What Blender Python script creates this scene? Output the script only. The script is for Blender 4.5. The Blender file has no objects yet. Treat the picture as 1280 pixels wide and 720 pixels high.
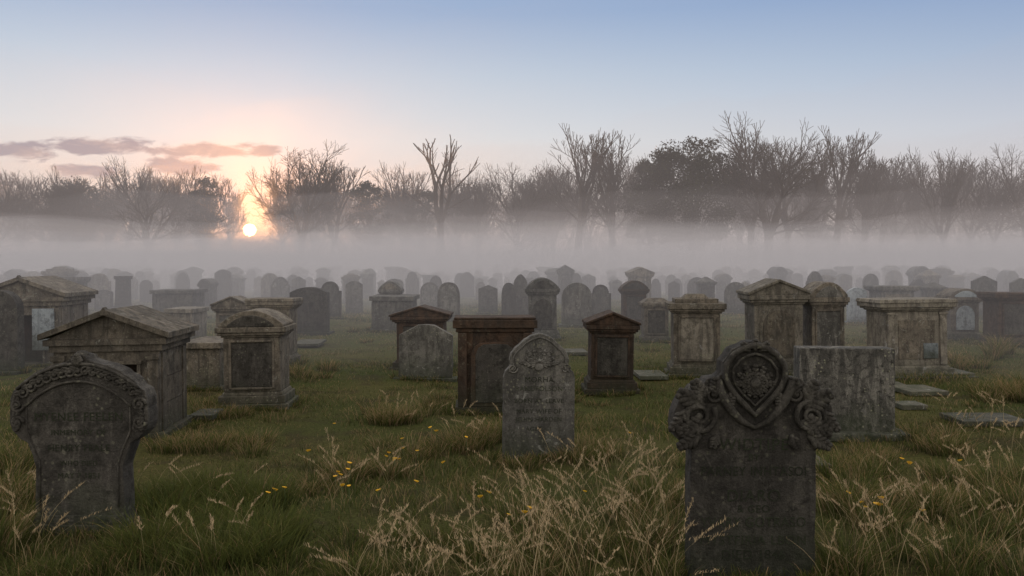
import bpy, math, random
import numpy as np
from mathutils import Vector, Matrix, Euler
random.seed(7); rng=np.random.default_rng(7)
sc=bpy.context.scene
sc.view_settings.view_transform='Standard'
sc.view_settings.look='None'
sc.view_settings.exposure=0
H=1.8; F=995.0; HY=330.0
def dist(yb): return H*F/(yb-HY)
def gz(x,y):
    return 0.05*np.sin(x*0.55+1.3)*np.sin(y*0.42+0.4)+0.03*np.sin(x*1.3+y*0.9)
SUN=Vector((-0.3297,1.0,0.0425)).normalized()

# ------------------------------------------------------------ camera
cd=bpy.data.cameras.new("camera"); cam=bpy.data.objects.new("camera",cd)
sc.collection.objects.link(cam); sc.camera=cam
cam.location=(0,0,H); cam.rotation_euler=(math.radians(90),0,0)
cd.sensor_width=36; cd.lens=F*36/1280; cd.shift_y=-30/1280
cd.clip_start=0.05; cd.clip_end=5000

# ------------------------------------------------------------ node helpers
class NT:
    def __init__(s,nt): s.t=nt; s.n=nt.nodes; s.l=nt.links
    def node(s,typ,ins=None,**kw):
        nd=s.n.new(typ)
        for k,v in kw.items(): setattr(nd,k,v)
        if ins:
            for k,v in ins.items():
                if isinstance(v,bpy.types.NodeSocket): s.l.new(v,nd.inputs[k])
                else: nd.inputs[k].default_value=v
        return nd
    def math(s,op,a,b=0.0,c=None,clamp=False):
        nd=s.node('ShaderNodeMath',operation=op,use_clamp=clamp)
        for i,v in enumerate((a,b,c)):
            if v is None: continue
            if isinstance(v,bpy.types.NodeSocket): s.l.new(v,nd.inputs[i])
            else: nd.inputs[i].default_value=v
        return nd.outputs[0]
    def mix(s,f,a,b,bt='MIX'):
        nd=s.node('ShaderNodeMix',data_type='RGBA',blend_type=bt)
        for i,v in ((0,f),(6,a),(7,b)):
            if isinstance(v,bpy.types.NodeSocket): s.l.new(v,nd.inputs[i])
            else:
                if i>0 and len(v)==3: v=(*v,1)
                nd.inputs[i].default_value=v
        return nd.outputs[2]
    def ramp(s,f,stops,interp='LINEAR'):
        nd=s.node('ShaderNodeValToRGB'); cr=nd.color_ramp; cr.interpolation=interp
        while len(cr.elements)<len(stops): cr.elements.new(0.5)
        for e,(p,c) in zip(cr.elements,stops):
            e.position=p; e.color=(*c,1) if len(c)==3 else c
        s.l.new(f,nd.inputs[0]); return nd.outputs[0]
    def noise(s,vec,scale,detail=4,rough=0.6,dist=0.0):
        nd=s.node('ShaderNodeTexNoise',{'Scale':scale,'Detail':detail,'Roughness':rough,'Distortion':dist})
        if vec is not None: s.l.new(vec,nd.inputs['Vector'])
        return nd.outputs[0]
    def mr(s,v,a,b,c=0.0,d=1.0,smooth=False):
        nd=s.node('ShaderNodeMapRange',{0:v,1:a,2:b,3:c,4:d})
        if smooth: nd.interpolation_type='SMOOTHSTEP'
        return nd.outputs[0]
def newmat(name):
    m=bpy.data.materials.new(name); m.use_nodes=True; m.node_tree.nodes.clear()
    t=NT(m.node_tree); out=t.node('ShaderNodeOutputMaterial'); return m,t,out

# ------------------------------------------------------------ world
w=bpy.data.worlds.new("World"); sc.world=w; w.use_nodes=True; w.node_tree.nodes.clear()
t=NT(w.node_tree); wo=t.node('ShaderNodeOutputWorld')
sky=t.node('ShaderNodeTexSky',sky_type='NISHITA'); sky.sun_disc=False
sky.sun_elevation=math.radians(2.4); sky.sun_rotation=math.atan2(SUN.x,SUN.y)
sky.air_density=1.0; sky.dust_density=1.0; sky.ozone_density=2.0
tc=t.node('ShaderNodeTexCoord').outputs['Generated']
sep=t.node('ShaderNodeSeparateXYZ',{0:tc}); X,Y,Z=sep.outputs
grad=t.ramp(t.math('MULTIPLY',Z,2.0,clamp=True),[
 (0.0,(0.76,0.58,0.49)),(0.10,(0.87,0.73,0.64)),(0.18,(0.89,0.82,0.77)),(0.30,(0.81,0.84,0.86)),
 (0.46,(0.57,0.68,0.80)),(0.60,(0.36,0.49,0.70)),(1.0,(0.22,0.32,0.54))])
sd=t.node('ShaderNodeVectorMath',{0:tc,1:tuple(SUN)},operation='DOT_PRODUCT').outputs['Value']
away=t.math('MULTIPLY',t.math('SUBTRACT',1.0,sd),1.9,clamp=True)
away=t.math('MULTIPLY',away,t.math('MULTIPLY',Z,3.0,clamp=True),clamp=True)
away=t.math('MULTIPLY',away,0.9)
grad=t.mix(away,grad,(0.17,0.30,0.57))
# unseen sky overhead and behind the camera, brightened to add light on the scene
sky_fill=t.math('MAXIMUM',t.mr(Z,0.34,0.62,smooth=True),t.math('MULTIPLY',t.mr(Y,0.15,-0.35,smooth=True),t.mr(Z,-0.02,0.05)))
grad=t.mix(sky_fill,grad,(1.04,0.96,0.85))
sdp=t.math('MAXIMUM',sd,0.0)
aur=t.math('POWER',sdp,480.0); aur2=t.math('POWER',sdp,80.0)
g1=t.mix(aur,(0,0,0),(0.42,0.0,-0.32)); g2=t.mix(aur2,(0,0,0),(0.08,-0.04,-0.19))
u=t.math('DIVIDE',X,t.math('MAXIMUM',Y,0.05)); v=t.math('DIVIDE',Z,t.math('MAXIMUM',Y,0.05))
cv=t.node('ShaderNodeCombineXYZ',{0:t.math('MULTIPLY',u,1.0),1:t.math('MULTIPLY',v,3.0),2:0.3}).outputs[0]
n1=t.noise(cv,21,8,0.60,0.3)
cl=None
for (x,y,a,b) in [(32,190,40,12),(122,182,64,11),(262,187,74,10),(98,214,46,9),(228,206,42,12),(325,188,26,7)]:
    du=t.math('MULTIPLY',t.math('SUBTRACT',u,(x-640)/F),F/a); dv=t.math('MULTIPLY',t.math('SUBTRACT',v,(HY-y)/F),F/b)
    e=t.math('SUBTRACT',1.0,t.math('ADD',t.math('MULTIPLY',du,du),t.math('MULTIPLY',dv,dv)))
    cl=e if cl is None else t.math('MAXIMUM',cl,e)
cl=t.math('MAXIMUM',cl,-1.5)
cm=t.math('ADD',cl,t.math('MULTIPLY',t.math('SUBTRACT',n1,0.42),5.0))
cm=t.mr(cm,-0.1,1.1,0,1,True)
cm=t.math('MULTIPLY',cm,0.92)
ccol=t.ramp(n1,[(0.36,(0.46,0.38,0.39)),(0.54,(0.25,0.25,0.33))])
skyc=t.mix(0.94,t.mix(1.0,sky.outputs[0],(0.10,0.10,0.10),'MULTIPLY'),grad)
skyc=t.mix(1.0,skyc,g1,'ADD'); skyc=t.mix(1.0,skyc,g2,'ADD')
skyc=t.mix(cm,skyc,ccol)
disc=t.mr(sd,math.cos(math.radians(0.46)),math.cos(math.radians(0.32)))
skyc=t.mix(1.0,skyc,t.mix(disc,(0,0,0),(80,48,18)),'ADD')
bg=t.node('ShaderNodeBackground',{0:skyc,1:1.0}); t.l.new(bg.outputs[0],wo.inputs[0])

sl=bpy.data.lights.new("sun","SUN"); so=bpy.data.objects.new("sun",sl); sc.collection.objects.link(so)
sl.energy=4.8; sl.angle=math.radians(0.5); sl.color=(1.0,0.40,0.10)
so.rotation_euler=SUN.to_track_quat('Z','Y').to_euler(); so.location=(-30,90,20)

# ------------------------------------------------------------ materials
def stone(name,c1,c2,c3,lichen=0.25,bump=0.5,scale=1.0,streaks=0.5):
    m,t,out=newmat(name)
    oc=t.node('ShaderNodeTexCoord').outputs['Object']; rnd=t.node('ShaderNodeObjectInfo').outputs['Random']
    off=t.node('ShaderNodeCombineXYZ',{0:t.math('MULTIPLY',rnd,37.0),1:t.math('MULTIPLY',rnd,91.0),2:t.math('MULTIPLY',rnd,13.0)}).outputs[0]
    p=t.node('ShaderNodeVectorMath',{0:oc,1:off},operation='ADD').outputs[0]
    big=t.noise(p,2.6*scale,6,0.65,0.6); mid=t.noise(p,10*scale,8,0.72,0.2); fine=t.noise(p,85,4,0.75)
    st=t.node('ShaderNodeMapping',{'Vector':p,'Scale':(5,5,1.0)}).outputs[0]
    streak=t.noise(st,1.8,7,0.7,0.7)
    col=t.mix(t.mr(big,0.40,0.58),c1,c2)
    col=t.mix(t.mr(streak,0.48,0.60,0,min(streaks*1.6,0.95)),col,c3)
    col=t.mix(t.mr(mid,0.50,0.62,0,0.85),col,tuple(c*0.34 for c in c1))
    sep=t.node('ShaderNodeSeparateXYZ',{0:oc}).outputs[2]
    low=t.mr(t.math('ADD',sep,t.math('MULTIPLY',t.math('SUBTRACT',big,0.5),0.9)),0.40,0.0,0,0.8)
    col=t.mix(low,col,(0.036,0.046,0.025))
    li=t.node('ShaderNodeTexVoronoi',{'Vector':p,'Scale':24.0,'Randomness':1.0}).outputs[0]
    lim=t.math('MULTIPLY',t.mr(t.math('ADD',li,t.math('MULTIPLY',mid,0.7)),0.64,0.50),t.mr(t.noise(p,3.6,4,0.65),0.48,0.58))
    col=t.mix(t.math('MULTIPLY',lim,lichen*2,clamp=True),col,(0.30,0.30,0.22))
    # pale lichen crusts in broad ragged blotches
    cr=t.mr(t.noise(p,6.5,9,0.78,1.2),0.58,0.64,0,min(lichen*2.6,0.8))
    col=t.mix(cr,col,tuple(min(0.36,c*1.9+0.04) for c in c1))
    col=t.mix(1.0,col,t.ramp(fine,[(0.32,(0.60,0.60,0.60)),(0.68,(1.25,1.25,1.25))]),'MULTIPLY')
    hsv=t.node('ShaderNodeHueSaturation',{'Color':col,'Value':t.math('MULTIPLY_ADD',rnd,0.5,0.66)}).outputs[0]
    hgt=t.math('ADD',t.math('MULTIPLY',mid,1.0),t.math('ADD',t.math('MULTIPLY',fine,0.45),t.math('MULTIPLY',big,0.6)))
    b=t.node('ShaderNodeBump',{'Strength':bump,'Distance':0.035,'Height':hgt}).outputs[0]
    bs=t.node('ShaderNodeBsdfPrincipled',{'Base Color':hsv,'Roughness':t.mr(mid,0.3,0.7,0.65,0.95),'Normal':b,'Specular IOR Level':0.35})
    t.l.new(bs.outputs[0],out.inputs[0]); return m
S_SAND=stone("sandstone",(0.215,0.185,0.15),(0.14,0.122,0.102),(0.060,0.054,0.048))
S_GREY=stone("grey_stone",(0.18,0.172,0.160),(0.108,0.105,0.10),(0.050,0.048,0.045))
S_DARK=stone("dark_slate",(0.080,0.073,0.066),(0.050,0.046,0.042),(0.115,0.107,0.096),0.16,0.9)
S_BROWN=stone("brown_stone",(0.105,0.062,0.040),(0.065,0.044,0.032),(0.036,0.028,0.023),0.12)
S_MOTT=stone("mottled_granite",(0.060,0.058,0.055),(0.10,0.096,0.088),(0.24,0.23,0.21),0.4,0.6,1.6,0.5)
S_PALE=stone("pale_limestone",(0.30,0.27,0.23),(0.21,0.19,0.16),(0.10,0.09,0.08))
S_BLUE=stone("blue_marble",(0.40,0.45,0.51),(0.32,0.37,0.42),(0.22,0.25,0.29),0.1,0.3)
S_CARV=stone("carved_stone",(0.095,0.088,0.078),(0.055,0.050,0.045),(0.15,0.14,0.125),0.25,0.8)
S_SHADE_JOINT=stone("door_shade_and_joints",(0.05,0.028,0.020),(0.032,0.022,0.018),(0.02,0.018,0.016),0.0,0.4)  # dark tone paints the doorway's shade; also used for wall joint lines
S_LETTER=stone("weathered_lettering",(0.010,0.0095,0.009),(0.013,0.012,0.011),(0.030,0.028,0.026),0.02,0.8,2.5,0.2)
S_LETTER2=stone("worn_lettering",(0.055,0.052,0.048),(0.085,0.08,0.075),(0.115,0.11,0.10),0.2,0.8,2.5,0.7)

def bark(name,c1,c2):
    m,t,out=newmat(name)
    oc=t.node('ShaderNodeTexCoord').outputs['Object']
    n=t.noise(oc,3,5,0.7); b=t.node('ShaderNodeBump',{'Strength':0.6,'Height':t.noise(oc,14,5,0.7)}).outputs[0]
    bs=t.node('ShaderNodeBsdfPrincipled',{'Base Color':t.mix(n,c1,c2),'Roughness':0.95,'Normal':b})
    t.l.new(bs.outputs[0],out.inputs[0]); return m
BARK=bark("bark",(0.038,0.028,0.022),(0.065,0.052,0.042))
def attrmat(name,trans=0.4,rough=0.7):
    m,t,out=newmat(name)
    a=t.node('ShaderNodeAttribute',attribute_name='Col').outputs['Color']
    d=t.node('ShaderNodeBsdfPrincipled',{'Base Color':a,'Roughness':rough,'Specular IOR Level':0.2})
    tr=t.node('ShaderNodeBsdfTranslucent',{'Color':a})
    mx=t.node('ShaderNodeMixShader',{0:trans,1:d.outputs[0],2:tr.outputs[0]})
    t.l.new(mx.outputs[0],out.inputs[0]); return m
GRASSM=attrmat("grass_blades"); LEAFM=attrmat("leaves",0.25)

m,t,out=newmat("meadow_ground"); GROUNDM=m
oc=t.node('ShaderNodeTexCoord').outputs['Object']
a=t.noise(oc,0.35,5,0.6); b_=t.noise(oc,1.6,7,0.7,0.4); c_=t.noise(oc,35,5,0.75)
col=t.mix(t.mr(a,0.38,0.62),(0.074,0.090,0.029),(0.122,0.114,0.044))
col=t.mix(t.mr(b_,0.50,0.62,0,0.65),col,(0.066,0.052,0.032))
col=t.mix(1.0,col,t.ramp(c_,[(0.3,(0.45,0.45,0.45)),(0.7,(1.5,1.5,1.4))]),'MULTIPLY')
bp=t.node('ShaderNodeBump',{'Strength':1.0,'Distance':0.06,'Height':t.math('ADD',c_,b_)}).outputs[0]
bs=t.node('ShaderNodeBsdfPrincipled',{'Base Color':col,'Roughness':1.0,'Normal':bp,'Specular IOR Level':0.1}); t.l.new(bs.outputs[0],out.inputs[0])

# ------------------------------------------------------------ mesh builder
class M:
    def __init__(s): s.v=[]; s.f=[]; s.mi=[]; s.sm=[]
    def add(s,vs,fs,mi=0,sm=False):
        o=len(s.v); s.v+=[tuple(p) for p in vs]
        for f in fs: s.f.append([i+o for i in f]); s.mi.append(mi); s.sm.append(sm)
    def box(s,cx,cy,z0,sx,sy,sz,mi=0,tp=1.0):
        a,b=sx/2,sy/2
        vs=[(cx-a,cy-b,z0),(cx+a,cy-b,z0),(cx+a,cy+b,z0),(cx-a,cy+b,z0),
            (cx-a*tp,cy-b*tp,z0+sz),(cx+a*tp,cy-b*tp,z0+sz),(cx+a*tp,cy+b*tp,z0+sz),(cx-a*tp,cy+b*tp,z0+sz)]
        s.add(vs,[(3,2,1,0),(4,5,6,7),(0,1,5,4),(1,2,6,5),(2,3,7,6),(3,0,4,7)],mi)
    def prism(s,out,y0,y1,mi=0):
        n=len(out)
        ar=sum(out[i][0]*out[(i+1)%n][1]-out[(i+1)%n][0]*out[i][1] for i in range(n))
        if ar<0: out=out[::-1]
        vs=[(x,y0,z) for x,z in out]+[(x,y1,z) for x,z in out]
        fs=[list(range(n)),list(range(2*n-1,n-1,-1))]
        for i in range(n):
            j=(i+1)%n; fs.append((j,i,n+i,n+j))
        s.add(vs,fs,mi)
    def ell(s,c,r,rot=(0,0,0),mi=0,nu=9,nv=6):
        R=Euler(rot).to_matrix(); vs=[]; fs=[]
        for j in range(nv+1):
            th=math.pi*j/nv
            for i in range(nu):
                ph=2*math.pi*i/nu
                p=R@Vector((r[0]*math.sin(th)*math.cos(ph),r[1]*math.sin(th)*math.sin(ph),r[2]*math.cos(th)))
                vs.append((p.x+c[0],p.y+c[1],p.z+c[2]))
        for j in range(nv):
            for i in range(nu):
                k=(i+1)%nu; fs.append((j*nu+i,(j+1)*nu+i,(j+1)*nu+k,j*nu+k))
        s.add(vs,fs,mi,True)
    def tube(s,pts,rad,n=6,mi=0,sm=True):
        vs=[];fs=[]; m=len(pts); P=[Vector(p) for p in pts]
        for i,p in enumerate(P):
            d=(P[min(i+1,m-1)]-P[max(i-1,0)]).normalized()
            a=d.orthogonal().normalized() if abs(d.y)>0.9 else d.cross(Vector((0,1,0))).normalized()
            b=d.cross(a)
            r=rad[i] if hasattr(rad,'__len__') else rad
            for k in range(n):
                an=2*math.pi*k/n; q=p+(a*math.cos(an)+b*math.sin(an))*r; vs.append(tuple(q))
        for i in range(m-1):
            for k in range(n):
                l=(k+1)%n; fs.append((i*n+k,i*n+l,(i+1)*n+l,(i+1)*n+k))
        fs.append(list(range(n))[::-1]); fs.append(list(range((m-1)*n,m*n)))
        s.add(vs,fs,mi,sm)
    def cyl(s,cx,cy,z0,r0,r1,h,n=20,mi=0):
        s.tube([(cx,cy,z0),(cx,cy,z0+h)],[r0,r1],n,mi,False)
    def mesh(s,name,mats):
        me=bpy.data.meshes.new(name); me.from_pydata(s.v,[],s.f)
        for m_ in mats: me.materials.append(m_)
        me.polygons.foreach_set('material_index',s.mi); me.polygons.foreach_set('use_smooth',s.sm)
        me.update(); return me
def obj(name,me,loc=(0,0,0),rz=0.0,bev=0.0,parent=None,tilt=(0,0)):
    o=bpy.data.objects.new(name,me); sc.collection.objects.link(o)
    o.location=loc; o.rotation_euler=(tilt[0],tilt[1],rz)
    if bev>0:
        b=o.modifiers.new("bevel",'BEVEL'); b.width=bev; b.segments=2; b.limit_method='ANGLE'; b.angle_limit=math.radians(35)
    if parent: o.parent=parent
    return o
def text(parent,body,size,x,z,y,maxw,mat=None,name="inscription"):
    c=bpy.data.curves.new(name,'FONT'); c.body=body; c.size=size; c.align_x='CENTER'; c.extrude=0.0012; c.space_character=1.1
    o=bpy.data.objects.new(name,c); sc.collection.objects.link(o)
    dg=bpy.context.evaluated_depsgraph_get(); me=bpy.data.meshes.new_from_object(o.evaluated_get(dg))
    bpy.data.objects.remove(o); me.materials.clear(); me.materials.append(mat or S_LETTER)
    q=bpy.data.objects.new(name,me); sc.collection.objects.link(q); q.parent=parent
    q.location=(x,y,z); q.rotation_euler=(math.radians(90),0,0)
    ww=max(v.co.x for v in me.vertices)-min(v.co.x for v in me.vertices)
    k=min(1.0,maxw/ww); q.scale=(k,(1+k)/2,1)
def mirror(h): return h+[(-x,z) for x,z in h[::-1] if abs(x)>1e-6]

# ---- outlines
def o_round(w,h,frac=1.0,n=12):
    r=w/2*frac; zs=h-r
    pts=[(w/2,0),(w/2,zs)]
    if frac<0.99: pts=[(w/2,0),(w/2,zs-0.02),(r,zs-0.02)]
    for i in range(1,n+1):
        a=math.pi/2*i/n; pts.append((r*math.cos(a) if i<n else 0,zs+r*math.sin(a)))
    return mirror(pts)
def o_low(w,h,rise,n=8):
    pts=[(w/2,0)]
    for i in range(n+1):
        x=w/2*(1-i/n); pts.append((x,h-rise+rise*(1-(x/(w/2))**2)))
    return mirror(pts)
def o_gable(w,h,rise): return [(w/2,0),(w/2,h-rise),(0,h),(-w/2,h-rise),(-w/2,0)]
def o_ogee(w,h):
    pts=[(w/2,0),(w/2,h*0.68),(w*0.46,h*0.73),(w*0.40,h*0.755),(w*0.41,h*0.79),(w*0.36,h*0.85),(w*0.27,h*0.91),(w*0.15,h*0.97),(w*0.05,h*0.995),(0,h)]
    return mirror(pts)
def o_angular(w,h): return mirror([(w/2,0),(w/2,h*0.80),(w*0.37,h*0.87),(w*0.16,h*0.985),(0,h)])
def o_gothic(w,h):
    pts=[(w/2,0),(w/2,h*0.62)]
    for i in range(1,8):
        a=i/7; pts.append((w/2*math.cos(a*math.pi/2)**0.8 if i<7 else 0,h*0.62+h*0.38*math.sin(a*math.pi/2)))
    return mirror(pts)

def headstone_mesh(kind,w,h,t,base=True,carve=True,mats=(S_GREY,S_CARV)):
    m_=M(); z=0
    if base:
        m_.box(0,t/2,0,w*1.18,t*2.0,h*0.07); z=h*0.07
    hh=h-z
    f={'round':lambda:o_round(w,hh),'shoulder':lambda:o_round(w,hh,0.78),'low':lambda:o_low(w,hh,hh*0.12),'gablet':lambda:o_gable(w,hh,hh*0.14),
       'ogee':lambda:o_ogee(w,hh),'angular':lambda:o_angular(w,hh),'gothic':lambda:o_gothic(w,hh)}[kind]()
    m_.prism([(x,q+z) for x,q in f],0,t)
    if carve:
        g=[(x*0.80,z+hh*0.12+q*0.80) for x,q in f]
        m_.prism(g,-0.012,0.01,1)
    return m_
def pedestal_mesh(w,h,dp,cap='gable',panel='rect',step=True):
    m_=M(); bw=w*0.80; bd=dp*0.80; cy=dp/2
    z=0
    if step: m_.box(0,cy,0,w*1.04,dp*1.04,h*0.07); z=h*0.07
    m_.box(0,cy,z,w*0.94,dp*0.94,h*0.08); z+=h*0.08
    m_.box(0,cy,z,w*0.87,dp*0.87,h*0.035,0,0.95); z+=h*0.035
    caph={'gable':0.20,'flat':0.10,'arch':0.22,'hip':0.16,'pyr':0.2,'step':0.17}[cap]*h
    bh=h-z-caph-h*0.05
    m_.box(0,cy,z,bw,bd,bh); fy=cy-bd/2
    if panel=='rect':
        a,b=bw*0.36,bh*0.09; q=0.018
        m_.box(0,fy-0.004,z+b,a*2,0.02,bh-2*b,1)
        m_.box(-a-bw*0.02,fy-q/2,z+b-0.02,bw*0.045,q+0.02,bh-2*b+0.04); m_.box(a+bw*0.02,fy-q/2,z+b-0.02,bw*0.045,q+0.02,bh-2*b+0.04)
        m_.box(0,fy-q/2-0.002,z+b-0.03,a*2,q+0.02,0.03); m_.box(0,fy-q/2-0.002,z+bh-b,a*2,q+0.02,0.03)
    elif panel=='arch':
        o=o_round(bw*0.66,bh*0.84); o2=o_round(bw*0.80,bh*0.92)
        m_.prism([(x,q+z+bh*0.03) for x,q in o2],fy-0.016,fy+0.01,0)
        m_.prism([(x,q+z+bh*0.06) for x,q in o],fy-0.028,fy+0.01,1)
    elif panel=='pil':
        for s_ in (-1,1):
            m_.box(s_*bw*0.43,fy-0.012,z+0.01,bw*0.11,0.05,bh-0.02)
            m_.box(s_*bw*0.43,fy-0.016,z+bh-0.05,bw*0.14,0.06,0.035)
        m_.box(0,fy-0.004,z+bh*0.12,bw*0.6,0.02,bh*0.72,1)
    z+=bh
    m_.box(0,cy,z,w*0.86,dp*0.86,h*0.022); z+=h*0.022
    m_.box(0,cy,z,w*0.94,dp*0.94,h*0.028); z+=h*0.028
    if cap=='gable':
        m_.box(0,cy,z,w,dp,caph*0.25); z+=caph*0.25; r=caph*0.75
        m_.prism([(-w*0.5,z),(w*0.5,z),(w*0.5,z+r*0.12),(0,z+r),(-w*0.5,z+r*0.12)],0.015,dp)
        for s_ in (-1,1):
            m_.prism([(s_*w*0.52,z+r*0.02),(s_*w*0.52,z+r*0.22),(0,z+r*1.10),(0,z+r*0.90)],-0.012,dp+0.015)
    elif cap=='flat':
        m_.box(0,cy,z,w,dp,caph*0.55); m_.box(0,cy,z+caph*0.55,w*1.03,dp*1.03,caph*0.45,0,0.97)
    elif cap=='arch':
        m_.box(0,cy,z,w,dp,caph*0.25); z+=caph*0.25; r=caph*0.75
        m_.prism([(x,q+z) for x,q in o_low(w*0.92,r,r*0.86,10)],0.02,dp*0.98)
        m_.prism([(x,q+z) for x,q in o_low(w*0.66,r*0.72,r*0.6,10)],0.002,0.04,1)
    elif cap=='hip':
        m_.box(0,cy,z,w,dp,caph*0.35); m_.box(0,cy,z+caph*0.35,w*0.96,dp*0.96,caph*0.65,0,0.55)
    elif cap=='pyr':
        m_.box(0,cy,z,w,dp,caph*0.25); m_.box(0,cy,z+caph*0.25,w*0.9,dp*0.9,caph*0.75,0,0.12)
    elif cap=='step':
        m_.box(0,cy,z,w,dp,caph*0.4); m_.box(0,cy,z+caph*0.4,w*0.75,dp*0.75,caph*0.3); m_.box(0,cy,z+caph*0.7,w*0.45,dp*0.5,caph*0.3,0,0.7)
    return m_
def boxtomb_mesh(w,h,dp):
    m_=M(); cy=dp/2
    m_.box(0,cy,0,w*1.0,dp,h*0.12); m_.box(0,cy,h*0.12,w*0.9,dp*0.92,h*0.76)
    for s_ in (-1,1): m_.box(s_*w*0.42,0.035*dp-0.002,h*0.13,w*0.09,0.03,h*0.74)
    m_.box(0,cy,h*0.88,w*1.03,dp*1.03,h*0.12); return m_
def mausoleum_mesh(w,h,dp,hole=True):
    """small gabled tomb house with a doorway recess backed by a panel coloured dark as shade"""
    m_=M(); cy=dp/2; bw=w*0.86
    m_.box(0,cy,0,w*0.98,dp*1.0,h*0.06); z=h*0.06
    fy=cy-dp*0.45; wh=h*0.62; ow=bw*0.58; oh=wh*0.84; sw=(bw-ow)/2
    m_.box(0,cy+dp*0.12,z,bw,dp*0.9-dp*0.24,wh)
    for s_ in (-1,1): m_.box(s_*(bw/2-sw/2),fy+dp*0.12,z,sw,dp*0.24,wh-0.001)
    m_.box(0,fy+dp*0.12,z+oh,ow,dp*0.24,wh-oh-0.001)
    m_.box(0,fy+dp*0.20,z,ow,dp*0.02,oh,1)  # dark panel inside the recess, standing in for its shade
    for s_ in (-1,1):
        m_.box(s_*bw*0.445,fy-0.012,z,bw*0.10,0.05,h*0.58)
        m_.box(s_*bw*0.445,fy-0.016,z+h*0.555,bw*0.13,0.07,h*0.04)
        m_.box(s_*(ow/2+0.02),fy-0.008,z,0.035,0.04,oh+0.03)
        for k in (0.10,0.90): m_.box(s_*bw*0.5,cy-dp*0.42+dp*0.84*k,z,0.03,dp*0.11,h*0.60)
        for k in (0.2,0.4): m_.box(s_*(bw*0.5+0.001),cy,z+h*k,0.008,dp*0.7,0.006,1)
    m_.box(0,fy-0.012,z+oh,ow+0.10,0.05,0.035)
    z+=wh
    m_.box(0,cy,z,w*0.92,dp*0.95,h*0.05); z+=h*0.05
    m_.box(0,cy,z,w,dp,h*0.045); z+=h*0.045
    r=h-z
    m_.prism([(-w*0.49,z),(w*0.49,z),(0,z+r*0.85)],0.05,dp*0.97)
    for s_ in (-1,1):
        m_.prism([(s_*w*0.53,z+0.002),(s_*w*0.53,z+r*0.2),(0,z+r),(0,z+r*0.80)],-0.03,dp+0.03)
    m_.prism([(-w*0.05,z+r*0.8),(w*0.05,z+r*0.8),(0,z+r*1.08)],-0.035,0.05)
    return m_

def place(x0,x1,yt,yb):
    d=dist(yb); s_=d/F; cx=((x0+x1)/2-640)*s_
    return cx,d,(x1-x0)*s_,(yb-yt)*s_,s_
BASES=[]
def put(name,kind,x0,x1,yt,yb,mats,rz=0.0,dp=None,bev=0.008,**kw):
    cx,d,w_,h_,s_=place(x0,x1,yt,yb)
    h_+=0.03
    if kind in('round','shoulder','low','gablet','ogee','angular','gothic'):
        m_=headstone_mesh(kind,w_,h_,dp or 0.12,**kw)
    elif kind=='box': m_=boxtomb_mesh(w_,h_,dp or w_*1.6)
    elif kind=='maus': m_=mausoleum_mesh(w_,h_,dp or w_,**kw)
    else: m_=pedestal_mesh(w_,h_,dp or w_*0.8,cap=kind,**kw)
    me=m_.mesh(name,mats)
    o=obj(name,me,(cx,d,-0.03+float(gz(cx,d))*0.5),rz,bev,tilt=(random.uniform(-.012,.012),random.uniform(-.016,.016)))
    BASES.append((cx,d,w_,dp or w_*0.8)); return o

put("mausoleum",'maus',58,206,390,553,(S_SAND,S_SHADE_JOINT),rz=0.10,dp=1.0)
put("arched_pedestal_tomb",'arch',270,358,388,511,(S_SAND,S_DARK),rz=0.05,dp=0.62,bev=0.012)
put("box_tomb",'box',222,276,429,489,(S_SAND,),dp=1.0)
put("pedestal_tomb",'flat',306,366,374,460,(S_SAND,S_BROWN),panel='rect')
put("pedestal_tomb",'gable',263,312,371,447,(S_SAND,S_GREY),panel='rect')
put("pedestal_tomb",'gable',488,562,383,462,(S_BROWN,S_DARK),panel='rect',dp=0.8)
put("headstone",'angular',498,565,405,474,(S_GREY,S_GREY),carve=False,dp=0.14)
put("headstone",'gothic',547,575,353,402,(S_DARK,S_GREY))
put("pedestal_tomb",'gable',732,799,389,489,(S_BROWN,S_DARK),panel='rect',dp=0.6)
put("pedestal_tomb",'step',836,908,369,474,(S_SAND,S_PALE),panel='rect',rz=-0.12,dp=0.75)
put("pedestal_tomb",'gable',938,1014,350,468,(S_PALE,S_SAND),panel='arch',dp=0.7)
put("pedestal_tomb",'arch',1012,1063,353,466,(S_SAND,S_GREY),panel='rect',dp=0.6)
o=put("pedestal_tomb",'flat',1102,1198,376,476,(S_PALE,S_SAND),panel='pil',dp=0.85)
cx,d,w_,h_,s_=place(1102,1198,376,476)
pm=M(); pm.box(0,0,0,18*s_,0.012,19*s_); pl=obj("plaque",pm.mesh("plaque",(S_BLUE,)),(17*s_,0.064,28*s_),parent=o)
pm=M(); pm.box(0,0,0,1.25*w_,0.9,0.06); obj("base_slab",pm.mesh("base_slab",(S_PALE,)),(0.08,0.3,0.02),parent=o)
put("pedestal_tomb",'arch',1186,1230,361,426,(S_SAND,S_BLUE),panel='arch')
put("pedestal_tomb",'flat',1246,1300,366,434,(S_BROWN,S_DARK),panel='rect')
o=put("mausoleum",'maus',-30,78,347,460,(S_SAND,S_SHADE_JOINT),dp=1.2,rz=0.06)
cx,d,w_,h_,s_=place(-30,78,347,460)
pm=M(); pm.box(0,0,0,0.36,0.03,0.72); obj("marble_tablet",pm.mesh("marble_tablet",(S_BLUE,)),(w_*0.27,0.005,0.32),parent=o)
put("headstone",'round',-25,22,364,470,(S_DARK,S_DARK),carve=False,dp=0.2)
put("pedestal_tomb",'flat',70,101,346,394,(S_GREY,S_SAND))
put("headstone",'low',362,409,358,417,(S_DARK,S_DARK),dp=0.3)
put("headstone",'shoulder',398,426,353,401,(S_DARK,S_GREY))
put("headstone",'low',432,453,351,392,(S_GREY,S_GREY))
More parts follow.
